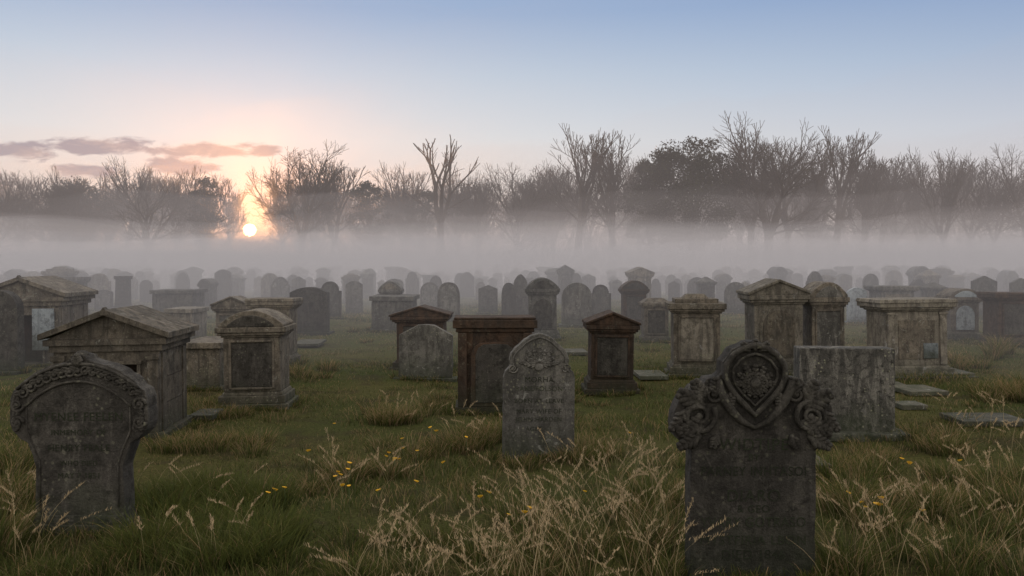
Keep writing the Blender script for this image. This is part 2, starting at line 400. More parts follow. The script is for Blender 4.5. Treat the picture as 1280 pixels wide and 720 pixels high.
put("box_tomb",'box',462,516,371,416,(S_GREY,),dp=1.4)
put("pedestal_tomb",'arch',472,502,352,412,(S_GREY,S_SAND))
put("box_tomb",'box',205,240,386,428,(S_PALE,),dp=1.0)
put("box_tomb",'box',188,242,362,398,(S_GREY,),dp=1.2)
put("pedestal_tomb",'arch',657,701,348,427,(S_GREY,S_DARK),panel='arch')
put("headstone",'round',702,740,352,407,(S_GREY,S_GREY),dp=0.2)
put("headstone",'shoulder',738,764,356,400,(S_DARK,S_GREY))
put("pedestal_tomb",'arch',776,812,350,412,(S_BROWN,S_DARK))
put("pedestal_tomb",'hip',802,840,374,430,(S_SAND,S_DARK))
put("headstone",'gothic',627,645,352,398,(S_DARK,S_DARK),carve=False)
put("headstone",'ogee',640,661,342,396,(S_DARK,S_DARK),carve=False,dp=0.25)
put("headstone",'gablet',598,622,356,392,(S_GREY,S_GREY))
put("headstone",'round',525,548,352,388,(S_DARK,S_GREY))
put("headstone",'ogee',338,362,346,384,(S_DARK,S_GREY))
put("pedestal_tomb",'flat',1098,1150,356,404,(S_GREY,S_SAND))
put("headstone",'gablet',1215,1246,345,398,(S_GREY,S_GREY))
put("headstone",'low',1060,1084,358,402,(S_BLUE,S_BLUE))
put("headstone",'round',906,934,352,392,(S_GREY,S_GREY))
put("pedestal_tomb",'pyr',1158,1186,352,396,(S_GREY,S_GREY))
put("headstone",'round',860,884,346,380,(S_GREY,S_GREY))
put("headstone",'gablet',1264,1290,348,396,(S_GREY,S_GREY))
put("headstone",'low',118,140,362,388,(S_DARK,S_GREY))

# column monument
cx,d,w_,h_,s_=place(143,165,345,389)
m_=M(); m_.box(0,0,0,w_*1.3,w_*1.3,0.15); m_.cyl(0,0,0.15,w_*0.52,w_*0.47,0.08); m_.cyl(0,0,0.23,w_*0.44,w_*0.40,h_-0.35,20); m_.cyl(0,0,h_-0.12,w_*0.48,w_*0.5,0.12)
obj("column_monument",m_.mesh("column_monument",(S_DARK,)),(cx,d,0),0,0.01)

# dark brown cabinet-like monument
cx,d,w_,h_,s_=place(566,672,398,516)
m_=M(); bw=0.88*w_; dp=0.55; h_+=0.04
m_.box(0,dp/2,0,w_*0.95,dp,0.10); m_.box(0,dp/2,0.10,bw,dp*0.82,h_-0.28)
m_.box(0,dp/2,h_-0.18,w_*0.93,dp*0.92,0.05); m_.box(0,dp/2,h_-0.13,w_,dp*1.04,0.10); m_.box(0,dp/2,h_-0.03,w_*0.97,dp,0.03)
fy=dp/2-dp*0.41
m_.box(-bw*0.44,fy-0.02,0.1,bw*0.12,0.06,h_-0.285)
m_.box(bw*0.44,fy-0.02,0.1,bw*0.12,0.06,h_-0.285)
arch=mirror([(0.29*w_,0.10),(0.29*w_,h_*0.62),(0.25*w_,h_*0.70),(0.18*w_,h_*0.74),(0,h_*0.75)])
m_.prism(arch,fy-0.05,fy+0.01,0)
m_.prism([(x*0.80,0.06+z*0.91) for x,z in arch],fy-0.062,fy,1)
obj("cabinet_tomb",m_.mesh("cabinet_tomb",(S_BROWN,S_DARK)),(cx,d,-0.03),0.04,0.01); BASES.append((cx,d,w_,dp))

# mottled block right
cx,d,w_,h_,s_=place(1002,1118,437,548)
m_=M(); m_.box(0,0.15,0,w_,0.26,h_+0.03); m_.box(0.07,0.2,0,w_*1.1,0.6,0.09)
o=obj("block_headstone",m_.mesh("block_headstone",(S_MOTT,)),(cx,d,-0.02),-0.09,0.012); BASES.append((cx,d,w_,0.5))

for (x0,x1,y0,y1) in [(1205,1290,529,541),(1138,1188,489,498),(1100,1137,479,490),(1128,1160,513,519),(800,836,469,477),(365,398,426,432),(705,736,442,447),(236,266,520,529),(1140,1218,468,476),(985,1040,578,592)]:
    d0=dist(y1); d1=dist(y0); cx=((x0+x1)/2-640)*d0/F; w_=(x1-x0)*d0/F
    m_=M(); m_.box(0,(d1-d0)/2,0,w_,d1-d0,0.06)
    obj("ledger_stone",m_.mesh("ledger_stone",(S_PALE,)),(cx,d0,0.02+float(gz(cx,d0))*0.7),random.uniform(-.1,.1),0.008)

# ------------------------------------------------------------ ornate foreground stones
def P(px,s_): return [(x*s_,z*s_) for x,z in px]
def chip(out,amt,seed):
    R=random.Random(seed); res=[]
    n=len(out)
    for i in range(n):
        a=out[i]; b=out[(i+1)%n]; L=math.hypot(b[0]-a[0],b[1]-a[1]); k=max(1,int(L/0.03))
        for j in range(k):
            f=j/k; x=a[0]+(b[0]-a[0])*f; z=a[1]+(b[1]-a[1])*f
            q=amt*(3.5 if R.random()<0.08 else 1.0)
            if z>0.02: x-=math.copysign(abs(R.gauss(0,q)),x) if abs(x)>0.02 else 0; z-=abs(R.gauss(0,q*.6))
            res.append((x,z))
    return res
def spiral(m_,cx,cz,r,y,turn=1,turns=1.6,rad=0.012,start=0.0,mi=0):
    pts=[];rr=[]
    n=26
    for i in range(n):
        a=start+turn*turns*2*math.pi*i/n; q=r*(1-0.85*i/n)
        pts.append((cx+q*math.cos(a),y-0.006*i/n,cz+q*math.sin(a))); rr.append(rad*(1-0.4*i/n))
    m_.tube(pts,rr,6,mi); m_.ell((cx,y-0.004,cz),(rad*1.3,rad*1.1,rad*1.3),mi=mi)
def leaf(m_,cx,cz,ang,L,W,y,th=0.014):
    dx,dz=math.cos(ang),math.sin(ang)
    m_.ell((cx+dx*L*0.5,y,cz+dz*L*0.5),(L*0.5,th*0.9,W*0.36),(0,-ang,0))
    for k in range(4):
        f=0.2+0.2*k
        for s_ in (-1,1):
            a=ang+s_*0.75; l=W*(0.75-0.13*k)
            bx,bz=cx+dx*L*f,cz+dz*L*f
            m_.ell((bx+math.cos(a)*l*0.5,y-0.003,bz+math.sin(a)*l*0.5),(l*0.55,th,W*0.17),(0,-a,0))
d=dist(728); s_=d/F; cx=(941-640)*s_
half=[(80,0),(79,60),(80,120),(79,170),(90,178),(99,186),(103,200),(101,216),(99,224),(92,236),(84,240),(78,249),(66,252),(60,259),(46,261),(41,266),(40,280),(34,287),(29,296),(16,301),(8,305),(0,306)]
m_=M(); m_.prism(chip(P(mirror(half),s_),0.002,3),0,0.13)
o=obj("ornate_headstone",m_.mesh("ornate_headstone",(S_DARK,)),(cx,d,-0.02),0.03,0.006,tilt=(0.0,0.008))
BASES.append((cx,d,0.75,0.15))
c=M()
for q in (-1,1):
    def A(a): return a if q>0 else math.pi-a
    spiral(c,q*70*s_,212*s_,22*s_,-0.012,q,1.7,0.017,0.6)
    spiral(c,q*88*s_,196*s_,11*s_,-0.012,-q,1.4,0.012,2)
    spiral(c,q*52*s_,240*s_,12*s_,-0.012,q,1.4,0.012,1)
    for (x,z,a,L,W) in [(60,222,0.5,44,26),(62,228,1.1,34,22),(56,206,-0.3,46,24),(66,190,-0.5,36,20),(48,234,1.5,28,18),(40,222,2.2,26,16),(84,222,-0.9,38,16),(45,190,-1.1,20,14)]:
        leaf(c,q*x*s_,z*s_,A(a),L*s_,W*s_,-0.008,0.02)
    c.tube([(q*x*s_,-0.012,z*s_) for x,z in [(46,258),(44,246),(38,232),(28,218),(16,206),(0,198)]],[0.02,0.026,0.027,0.024,0.018,0.012],8)
rim=[(0,302),(14,298),(27,290),(37,276),(38,262),(33,250),(24,238),(12,226),(0,214)]
rim=rim+[(-x,z) for x,z in rim[::-1][1:]]
c.tube([(x*s_,-0.014,z*s_) for x,z in rim],0.017,8)
c.tube([(x*0.74*s_,-0.012,((z-258)*0.74+258)*s_) for x,z in rim],0.008,6)
for k in range(7):
    a=math.pi*(0.02+k*0.16); leaf(c,0,252*s_,a,27*s_,12*s_,-0.010,0.014)
for k in range(5): leaf(c,0,254*s_,-math.pi*(0.2+k*0.15),20*s_,10*s_,-0.010,0.012)
c.ell((0,-0.02,254*s_),(7*s_,0.02,7*s_))
for k in (-1,0,1): leaf(c,k*6*s_,292*s_,math.pi/2-k*0.7,17*s_,11*s_,-0.004,0.02)
obj("carving",c.mesh("carving",(S_CARV,)),(0,0,0),parent=o)
for (b,z,sz) in [("WIDTIPE",170,19),("BY",157,11),("PARNEY INHTASOI",138,16.5),("DIARO",106,19),("& GEO",92,12),("YVARY GOTRASO",74,18),("MYSTFIRIA LBON",52,15),("DIED 1846",34,15)]:
    text(o,b,sz*s_*1.1,0,z*s_,-0.002,132*s_)
d=dist(670); s_=d/F; cx=(100-640)*s_
half=[(58,12),(57,60),(56,90),(60,104),(64,112),(66,120),(76,126),(86,136),(89,146),(88,176),(84,186),(76,190),(70,199),(54,210),(38,217),(20,221),(12,224),(9,229),(0,231)]
m_=M(); m_.prism(chip(P(mirror(half),s_),0.002,4),0,0.14)
m_.prism(P([(-72,0),(72,0),(68,12),(60,19),(-60,19),(-68,12)],s_),-0.035,0.18)
m_.prism(P([(-60,19),(60,19),(56,30),(-56,30)],s_),-0.015,0.16)
o=obj("ornate_headstone",m_.mesh("ornate_headstone",(S_DARK,)),(cx,d,-0.02),-0.04,0.006,tilt=(0,-0.012)); BASES.append((cx,d,0.75,0.15))
c=M()
def arcpt(f):
    x=f*78; z=213-31*(abs(f)**2.1); return x,z
for r_,off in ((0.011,9),(0.008,-13)):
    c.tube([(arcpt(f)[0]*(1 if off>0 else 0.86)*s_,-0.008,(arcpt(f)[1]+off-3)*s_) for f in np.linspace(-1,1,28)],r_,6)
for i in range(15):
    f=-0.93+i*1.86/14; x,z=arcpt(f); sg=1 if f>0 else -1
    a=math.atan2(-62*abs(f)*sg,78)
    spiral(c,x*s_*0.97,(z-3)*s_,7*s_,-0.006,sg,1.3,0.010,a)
    leaf(c,x*0.97*s_,(z-3)*s_,a+0.5*sg+(math.pi if sg<0 else 0),11*s_,8*s_,-0.006,0.010)
for q in (-1,1):
    spiral(c,q*78*s_,168*s_,9*s_,-0.006,q,1.5,0.012); spiral(c,q*78*s_,146*s_,8*s_,-0.006,-q,1.5,0.012)
    for k in range(5): leaf(c,q*76*s_,(182-9*k)*s_,-math.pi/2+q*0.5,12*s_,9*s_,-0.004,0.010)
c.ell((0,0.05,226*s_),(10*s_,0.06,9*s_)); leaf(c,0,214*s_,math.pi/2,17*s_,14*s_,-0.008,0.015)
c.tube([(x*s_,-0.004,z*s_) for x,z in [(-50,40),(-50,95),(-56,112),(-66,135),(-66,170)]],0.006,6)
c.tube([(x*s_,-0.004,z*s_) for x,z in [(50,40),(50,95),(56,112),(66,135),(66,170)]],0.006,6)
obj("carving",c.mesh("carving",(S_CARV,)),(0,0,0),parent=o)
for (b,z,sz) in [("MYENEE FEELEN",148,14),("INMEMORY OF",130,9),("HENRY FEALE",110,11),("WHO DIED",92,8),("MAY 7 1851",76,9)]:
    text(o,b,sz*s_*1.1,0,z*s_,-0.0015,(112 if z>120 else 86)*s_)
d=dist(574); s_=d/F; cx=(673-640)*s_
half=[(45,0),(45,60),(45,104),(43,112),(38,117),(36,120),(38,126),(36,134),(31,141),(26,145),(19,152),(11,157),(4,159),(0,160)]
m_=M(); m_.prism(chip(P(mirror(half),s_),0.002,6),0,0.13)
o=obj("headstone",m_.mesh("headstone",(S_GREY,)),(cx,d,-0.02),0.05,0.006,tilt=(0,0.01)); BASES.append((cx,d,0.67,0.15))
c=M()
for k in range(9):
    a=math.pi*(0.06+k*0.11); leaf(c,0,119*s_,a,(27 if k%2==0 else 23)*s_,8*s_,-0.004,0.012)
c.ell((0,-0.008,118*s_),(6*s_,0.014,5*s_))
c.tube([(x*s_*0.88,-0.004,(110+(z-110)*0.9)*s_) for x,z in half[3:]]+[(-x*s_*0.88,-0.004,(110+(z-110)*0.9)*s_) for x,z in half[3:-1][::-1]],0.007,6)
for q in (-1,1): spiral(c,q*33*s_,116*s_,6*s_,-0.004,q,1.5,0.007)
obj("carving",c.mesh("carving",(S_GREY,)),(0,0,0),parent=o)
for (b,z,sz) in [("MORHA",99,8),("RANDFOLSON",88,7),("BORN AT LEAVE",73,6.5),("MARY WIFE OF",60,6.5),("JOHN HARDEN",50,6.5),("AGED 61",38,6.5)]:
    text(o,b,sz*s_*1.2,0,z*s_,-0.0012,74*s_,S_LETTER2)

# ------------------------------------------------------------ background graves
lib=[]
for kind in ('round','shoulder','low','gablet','ogee','angular','gothic'):
    for mt in ((S_GREY,S_GREY),(S_DARK,S_DARK),(S_SAND,S_SAND)):
        lib.append(("headstone",headstone_mesh(kind,0.75,1.35,0.18).mesh("headstone",mt)))
for kind in ('gable','flat','arch','hip','pyr','step'):
    for mt in ((S_GREY,S_DARK),(S_SAND,S_GREY)):
        lib.append(("pedestal_tomb",pedestal_mesh(0.9,1.5,0.75,kind,random.choice(['rect','arch','pil'])).mesh("pedestal_tomb",mt)))
lib.append(("box_tomb",boxtomb_mesh(1.1,0.85,1.7).mesh("box_tomb",(S_GREY,))))
row=31.0
while row<96:
    x=-row*0.95
    while x<row*0.95:
        x+=random.uniform(1.2,3.6)*(1.0 if row>38 else 1.8); y=row+random.uniform(-1.2,1.2)
        px=640+x/y*F
        if row<36 and random.random()<0.4: continue
        nm,me=random.choice(lib)
        sc_=random.uniform(0.62,1.18)
        o=obj(nm,me,(x,y,-0.04),random.uniform(-.2,.2),0,tilt=(random.uniform(-.03,.03),random.uniform(-.04,.04)))
        o.scale=(sc_*random.uniform(.75,1.1),sc_,sc_)
    row+=random.uniform(2.6,4.0)

# ------------------------------------------------------------ ground
def axis(a,b,far,step):
    v=list(np.arange(a,b,step)); return np.array(sorted(set([-far,-far/2,-far/5]+list(np.linspace(-80,a,12)[:-1])+v+list(np.linspace(b,80,12))+[far/5,far/2,far])))
xs=axis(-22,22,900,0.4); ys=np.array([-60,-20]+list(np.arange(-4,40,0.4))+list(np.linspace(40.2,200,60))+[400,900,1500])
gx,gy=np.meshgrid(xs,ys); fade=np.clip((60-gy)/20,0,1); zz=gz(gx,gy)*fade
V=np.stack([gx,gy,zz],-1).reshape(-1,3); nx,ny=len(xs),len(ys)
Fc=[(j*nx+i,j*nx+i+1,(j+1)*nx+i+1,(j+1)*nx+i) for j in range(ny-1) for i in range(nx-1)]
me=bpy.data.meshes.new("ground"); me.from_pydata(V.tolist(),[],Fc); me.materials.append(GROUNDM)
me.polygons.foreach_set('use_smooth',[True]*len(Fc)); obj("ground",me)

# ------------------------------------------------------------ grass
def vnoise(x,y,s,seed):
    r=np.random.default_rng(seed).random((64,64)); u=x*s; v=y*s
    iu=np.floor(u).astype(int); iv=np.floor(v).astype(int); fu=u-iu; fv=v-iv; fu=fu*fu*(3-2*fu); fv=fv*fv*(3-2*fv)
    g=lambda a,b:r[a%64,b%64]
    return (g(iu,iv)*(1-fu)+g(iu+1,iv)*fu)*(1-fv)+(g(iu,iv+1)*(1-fu)+g(iu+1,iv+1)*fu)*fv
def blades(name,px,py,hh,ww,lean,az,cb,ct,K=2,mat=GRASSM,z0=None,curl=0.35):
    n=len(px); z0=gz(px,py)*np.clip((60-py)/20,0,1)-0.01 if z0 is None else z0
    fa=rng.uniform(0,2*np.pi,n); wx=np.cos(fa)*ww/2; wy=np.sin(fa)*ww/2
    nv=2*K+1; V=np.zeros((n,nv,3),np.float32); C=np.ones((n,nv,4),np.float32)
    for k in range(K+1):
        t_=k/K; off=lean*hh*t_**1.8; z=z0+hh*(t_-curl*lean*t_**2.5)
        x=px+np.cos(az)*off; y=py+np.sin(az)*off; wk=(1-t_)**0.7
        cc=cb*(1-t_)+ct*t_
        if k<K:
            V[:,2*k]=np.stack([x-wx*wk,y-wy*wk,z],-1); V[:,2*k+1]=np.stack([x+wx*wk,y+wy*wk,z],-1)
            C[:,2*k,:3]=cc; C[:,2*k+1,:3]=cc
        else: V[:,2*K]=np.stack([x,y,z],-1); C[:,2*K,:3]=cc
    base=(np.arange(n)*nv)[:,None]
    lt=[]
    for k in range(K-1): lt+= [2*k,2*k+1,2*k+3, 2*k,2*k+3,2*k+2]
    lt+=[2*K-2,2*K-1,2*K]
    idx=(base+np.array(lt)[None]).reshape(-1).astype(np.int32); nf=len(idx)//3
    me=bpy.data.meshes.new(name); me.vertices.add(n*nv); me.vertices.foreach_set('co',V.reshape(-1))
    me.loops.add(len(idx)); me.loops.foreach_set('vertex_index',idx)
    me.polygons.add(nf); me.polygons.foreach_set('loop_start',np.arange(nf,dtype=np.int32)*3)
    try: me.polygons.foreach_set('loop_total',np.full(nf,3,np.int32))
    except Exception: pass
    me.update(); ca=me.color_attributes.new('Col','FLOAT_COLOR','POINT'); ca.data.foreach_set('color',C.reshape(-1))
    me.materials.append(mat); return obj(name,me)
def gcols(n,dry,dark=1.0):
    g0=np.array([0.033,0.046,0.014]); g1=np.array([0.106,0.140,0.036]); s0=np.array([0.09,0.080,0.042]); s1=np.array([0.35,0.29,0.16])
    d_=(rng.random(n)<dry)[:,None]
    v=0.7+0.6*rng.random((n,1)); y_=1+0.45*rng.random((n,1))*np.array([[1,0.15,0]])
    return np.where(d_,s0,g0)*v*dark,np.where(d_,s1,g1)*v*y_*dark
N=350000
py=2.6+ (rng.random(N)**1.25)*40; px=(rng.random(N)*2-1)*(py*0.74+1.2)
bare_=vnoise(px+20,py+80,0.9,21)*.6+vnoise(px+20,py+80,2.6,22)*.4
keep=(bare_<0.62)|(rng.random(N)<0.22)
px=px[keep]; py=py[keep]; N=len(px)
nz=vnoise(px+50,py+50,0.55,1)*0.6+vnoise(px+50,py+50,1.7,2)*0.4
nd=vnoise(px+50,py+50,0.3,3)*.5+vnoise(px+50,py+50,1.3,5)*.5
hh=(0.022+0.055*rng.random(N))*(0.4+1.5*nz)+np.where(nz>0.62,(nz-0.62)*0.7,0)*rng.random(N)
edge=np.clip((5.6-py)/2.2,0,1); hh=hh*(1+edge*1.4)
ww=0.0035+0.00045*py
dk=(0.6+0.9*vnoise(px+50,py+50,0.8,9))[:,None]
cb,ct=gcols(N,np.clip(-0.12+0.9*nd,0.02,.6),1.0)
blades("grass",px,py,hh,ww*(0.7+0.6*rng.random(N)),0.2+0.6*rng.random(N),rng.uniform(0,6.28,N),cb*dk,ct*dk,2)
PX=[];PY=[];HH=[];LE=[];AZ=[];DR=[]
def tuft(x,y,n,h,r,dry=0.3,lean=(0.2,0.9)):
    a=rng.uniform(0,6.28,n); q=r*np.sqrt(rng.random(n))
    PX.append(x+q*np.cos(a)); PY.append(y+q*np.sin(a)); HH.append(h*(0.45+0.6*rng.random(n)))
    LE.append(rng.uniform(*lean,n)); AZ.append(a+rng.normal(0,0.5,n)); DR.append(np.full(n,dry))
def tpx(x,yb,n,h,r,dry=0.3):
    d_=dist(yb); tuft((x-640)*d_/F,d_,n,h,r,dry)
for _ in range(36): tpx(random.uniform(165,345),random.uniform(610,720),260,random.uniform(.15,.30),.20,.04)
for _ in range(10): tpx(random.uniform(-20,40),random.uniform(585,700),220,random.uniform(.25,.42),.16,.35)
for _ in range(14): tpx(random.uniform(-10,190),random.uniform(680,735),200,random.uniform(.08,.15),.16,.1)
for _ in range(34): tpx(random.uniform(640,860),random.uniform(620,740),150,random.uniform(.14,.28),.16,.3)
for _ in range(36): tpx(random.uniform(1035,1290),random.uniform(590,740),170,random.uniform(.15,.34),.16,.3)
for _ in range(24): tpx(random.uniform(340,640),random.uniform(670,740),150,random.uniform(.08,.18),.16,.2)
for _ in range(46): tpx(random.uniform(200,1240),random.uniform(500,640),90,random.uniform(.06,.18),.18,random.uniform(.1,.7))
for (x,y,h,n) in [(500,525,.24,12),(600,553,.26,14),(560,500,.15,5),(390,470,.25,7),(460,590,.22,7),(740,572,.22,8),(1255,500,.3,14),(1180,560,.22,8),(720,500,.14,5),(300,560,.18,8),(235,560,.2,8),(880,500,.18,6),(1075,570,.2,7),(1150,640,.24,10),(370,610,.14,5),(250,515,.14,6),(470,420,.22,4),(1225,455,.3,8),(1275,440,.4,6),(545,560,.2,7),(640,578,.16,5)]:
    for _ in range(n): tpx(x+random.uniform(-35,35),y+random.uniform(-9,9),130,h*random.uniform(.7,1.2),.16,.45)
for (bx,by,bw_,bd_) in BASES:
    k=int(8+bw_*9)
    for _ in range(k):
        tuft(bx+random.uniform(-.58,.58)*bw_,by-random.uniform(0.02,0.12),36,random.uniform(.05,.14),.07,.2)
    for _ in range(k//2):
        tuft(bx+random.choice((-1,1))*bw_*0.56,by+random.uniform(0,bd_),36,random.uniform(.07,.2),.08,.2)
for _ in range(260):
    y=random.uniform(8,34); x=random.uniform(-.72,.72)*y; tuft(x,y,70,random.uniform(.08,.22),.22,.42)
PX=np.concatenate(PX);PY=np.concatenate(PY);HH=np.concatenate(HH);LE=np.concatenate(LE);AZ=np.concatenate(AZ);DR=np.concatenate(DR)
cb,ct=gcols(len(PX),DR)
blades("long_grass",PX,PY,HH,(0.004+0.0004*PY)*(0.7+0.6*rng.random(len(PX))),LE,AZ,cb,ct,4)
PX=[];PY=[];HH=[];LE=[];AZ=[]
def stems(xr,yr,n,h):
    for _ in range(n):
        d_=dist(random.uniform(*yr)); x=(random.uniform(*xr)-640)*d_/F
        PX.append(x);PY.append(d_);HH.append(random.uniform(*h));LE.append(random.uniform(.1,.95));AZ.append(random.choice([random.gauss(2.8,.7),random.gauss(0.2,.7)]))
stems((440,640),(700,800),75,(.28,.50)); stems((640,850),(660,790),115,(.34,.72)); stems((1030,1290),(640,760),75,(.25,.55)); stems((870,1010),(790,830),10,(.15,.28))
stems((640,850),(590,660),55,(.25,.5)); stems((400,490),(585,640),20,(.25,.48)); stems((0,60),(620,720),24,(.3,.5)); stems((1150,1290),(520,620),45,(.25,.45)); stems((560,640),(530,560),18,(.2,.38)); stems((160,330),(620,720),20,(.25,.4)); stems((470,540),(510,535),14,(.2,.35))
PX,PY,HH,LE,AZ=map(np.array,(PX,PY,HH,LE,AZ)); n=len(PX)
c0=np.tile([0.26,0.20,0.10],(n,1)); c1=np.tile([0.60,0.48,0.30],(n,1))
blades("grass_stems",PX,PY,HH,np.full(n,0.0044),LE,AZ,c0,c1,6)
sx=[];sy=[];sz=[];sa=[]
for i in range(n):
    z0=gz(PX[i],PY[i])-0.01; hd=rng.integers(18,36)
    for k in range(hd):
        t_=0.72+0.28*k/hd; off=LE[i]*HH[i]*t_**1.8
        sx.append(PX[i]+math.cos(AZ[i])*off+rng.normal(0,.004)); sy.append(PY[i]+math.sin(AZ[i])*off+rng.normal(0,.004)); sz.append(z0+HH[i]*(t_-.35*LE[i]*t_**2.5)); sa.append(AZ[i]+rng.normal(0,1.2))
sx,sy,sz,sa=map(np.array,(sx,sy,sz,sa)); k=len(sx)
cc=np.tile([0.62,0.48,0.30],(k,1))*(0.6+0.7*rng.random((k,1)))
blades("grass_seed_heads",sx,sy,rng.uniform(.014,.030,k),np.full(k,0.006),rng.uniform(.2,1.2,k),sa,cc*0.7,cc,2,z0=sz)

m,t,out=newmat("yellow_petals"); bs=t.node('ShaderNodeBsdfPrincipled',{'Base Color':(0.82,0.47,0.02,1),'Roughness':0.6}); t.l.new(bs.outputs[0],out.inputs[0]); YEL=m
m,t,out=newmat("flower_stalk"); bs=t.node('ShaderNodeBsdfPrincipled',{'Base Color':(0.06,0.09,0.025,1),'Roughness':0.7}); t.l.new(bs.outputs[0],out.inputs[0]); STK=m
for (x,y,k) in [(490,590,4),(430,618,4),(333,640,2),(340,642,1),(540,560,2),(1093,672,3),(650,668,3),(498,597,1),(425,640,2),(560,603,1),(1135,600,2),(1105,670,2),(520,588,1),(445,606,1),(500,572,2),(600,640,2),(380,590,1),(470,640,1),(580,575,1),(1160,690,1),(1060,650,1),(720,640,1),(530,630,1),(780,560,1),(410,540,1),(1200,600,1)]:
    d_=dist(y)
    m_=M()
    for _ in range(k):
        ox,oy=random.uniform(-.08,.08),random.uniform(-.1,.1); hg=random.uniform(.13,.22); tx,ty=random.uniform(-.6,.6),random.uniform(-.9,.2); g=random.uniform(.8,1.25)
        m_.tube([(ox,oy,0),(ox+.006,oy,hg*.5),(ox,oy,hg)],.002,5,1)
        for j in range(11):
            a=j*2*math.pi/11; m_.ell((ox+math.cos(a)*.010*g,oy+math.sin(a)*.010*g,hg+.003+.010*g*(math.cos(a)*tx+math.sin(a)*ty)),(.010*g,.004*g,.003),(0,-0.5,a),0,6,4)
        m_.ell((ox,oy,hg+.004),(.007*g,.007*g,.006*g))
    x_=(x-640)*d_/F
    obj("dandelion",m_.mesh("dandelion",(YEL,STK)),(x_,d_,float(gz(x_,d_))))

# ------------------------------------------------------------ trees
def tree_mesh(seed,trunk=0.24,depth=7,fork=0.45,up=0.05,ratio=0.76,side=0.55,rmin=0.0011,r0=0.027,jit=0.085):
    R=random.Random(seed); segs=[]
    def perp(d):
        v=Vector((R.gauss(0,1),R.gauss(0,1),R.gauss(0,1))); v-=d*v.dot(d); return v.normalized()
    def grow(p,d,L,r,lv):
        n=4 if lv<=3 else 3; q=p
        for i in range(n):
            d=(d+perp(d)*R.gauss(0,jit*(0.5 if lv==0 else 1.0+0.08*lv))+Vector((0,0,up))).normalized()
            e=q+d*(L/n); ra=r*(1-0.28*i/n); rb=r*(1-0.28*(i+1)/n)
            segs.append((q,e,max(ra,rmin),max(rb,rmin))); q=e
            if 1<=lv<depth and i<n-1 and R.random()<side:
                a=R.uniform(.55,.95); dd=(d*math.cos(a)+perp(d)*math.sin(a)).normalized()
                grow(q,dd,L*R.uniform(.45,.7),rb*.45,min(lv+R.choice((1,2)),depth))
        if lv<depth:
            k=3 if lv==0 or R.random()<.25 else 2
            ph=perp(d); ax2=d.cross(ph)
            for j in range(k):
                an=2*math.pi*j/k+R.uniform(-.4,.4); pv=ph*math.cos(an)+ax2*math.sin(an)
                a=fork*R.uniform(.55,1.15)*(0.5 if j==0 else 1.0)
                grow(q,(d*math.cos(a)+pv*math.sin(a)).normalized(),L*ratio*R.uniform(.85,1.12)*(1.0 if j==0 else .9),r*.74*(.86 if j==0 else .72),lv+1)
    grow(Vector((0,0,0)),Vector((0,0,1)),trunk,r0,0)
    zmax=sorted(e.z for _,e,_,_ in segs)[-4]
    xs_=sorted(e.x for _,e,_,_ in segs); wdt=(xs_[int(len(xs_)*.985)]-xs_[int(len(xs_)*.015)])/zmax
    k=1/zmax; n=len(segs)
    A=np.array([s_[0] for s_ in segs])*k; B=np.array([s_[1] for s_ in segs])*k; ra=np.array([s_[2] for s_ in segs]); rb=np.array([s_[3] for s_ in segs])
    D=B-A; D/=np.linalg.norm(D,axis=1,keepdims=True)+1e-9
    ref=np.where(np.abs(D[:,2:3])>.9,np.array([[1,0,0]]),np.array([[0,0,1]])); U=np.cross(D,ref); U/=np.linalg.norm(U,axis=1,keepdims=True); W=np.cross(D,U)
    S=4; V=np.zeros((n,2*S,3))
    for j in range(S):
        a=2*math.pi*j/S; o_=U*math.cos(a)+W*math.sin(a); V[:,j]=A+o_*ra[:,None]; V[:,S+j]=B+o_*rb[:,None]
    fc=np.array([[j,(j+1)%S,S+(j+1)%S,S+j] for j in range(S)]); Fz=(np.arange(n)[:,None,None]*2*S+fc[None]).reshape(-1,4)
    me=bpy.data.meshes.new("bare_tree"); me.from_pydata(V.reshape(-1,3).tolist(),[],Fz.tolist()); me.materials.append(BARK)
    return me,wdt,n
TV=[tree_mesh(11,.20,7,.55,.030,.79,.50,.0009,.034),tree_mesh(23,.26,6,.42,.06,.77,.65,.0012),tree_mesh(35,.18,7,.60,.03,.78,.50,.0010),tree_mesh(47,.30,6,.36,.08,.76,.55,.0012),
    tree_mesh(59,.22,6,.48,.05,.76,.70,.0013),tree_mesh(61,.30,4,.50,.05,.72,.4),tree_mesh(77,.24,6,.38,.07,.77,.65,.0012),tree_mesh(83,.22,6,.58,.04,.78,.6,.0012)]
def bare(x,yt,wpx,d_,v,parent=None,name="bare_tree"):
    me,wd,_=TV[v]; s_=d_/F; h_=(HY-yt)*s_+H; ws=min(max(wpx*s_/wd,h_*.6),h_*1.15)
    o=obj(name,me,((x-640)*s_,d_,-0.1),random.uniform(0,6.28) if parent else random.choice((0,3.14))+random.uniform(-.2,.2),parent=parent)
    o.scale=(ws,ws,h_); return o
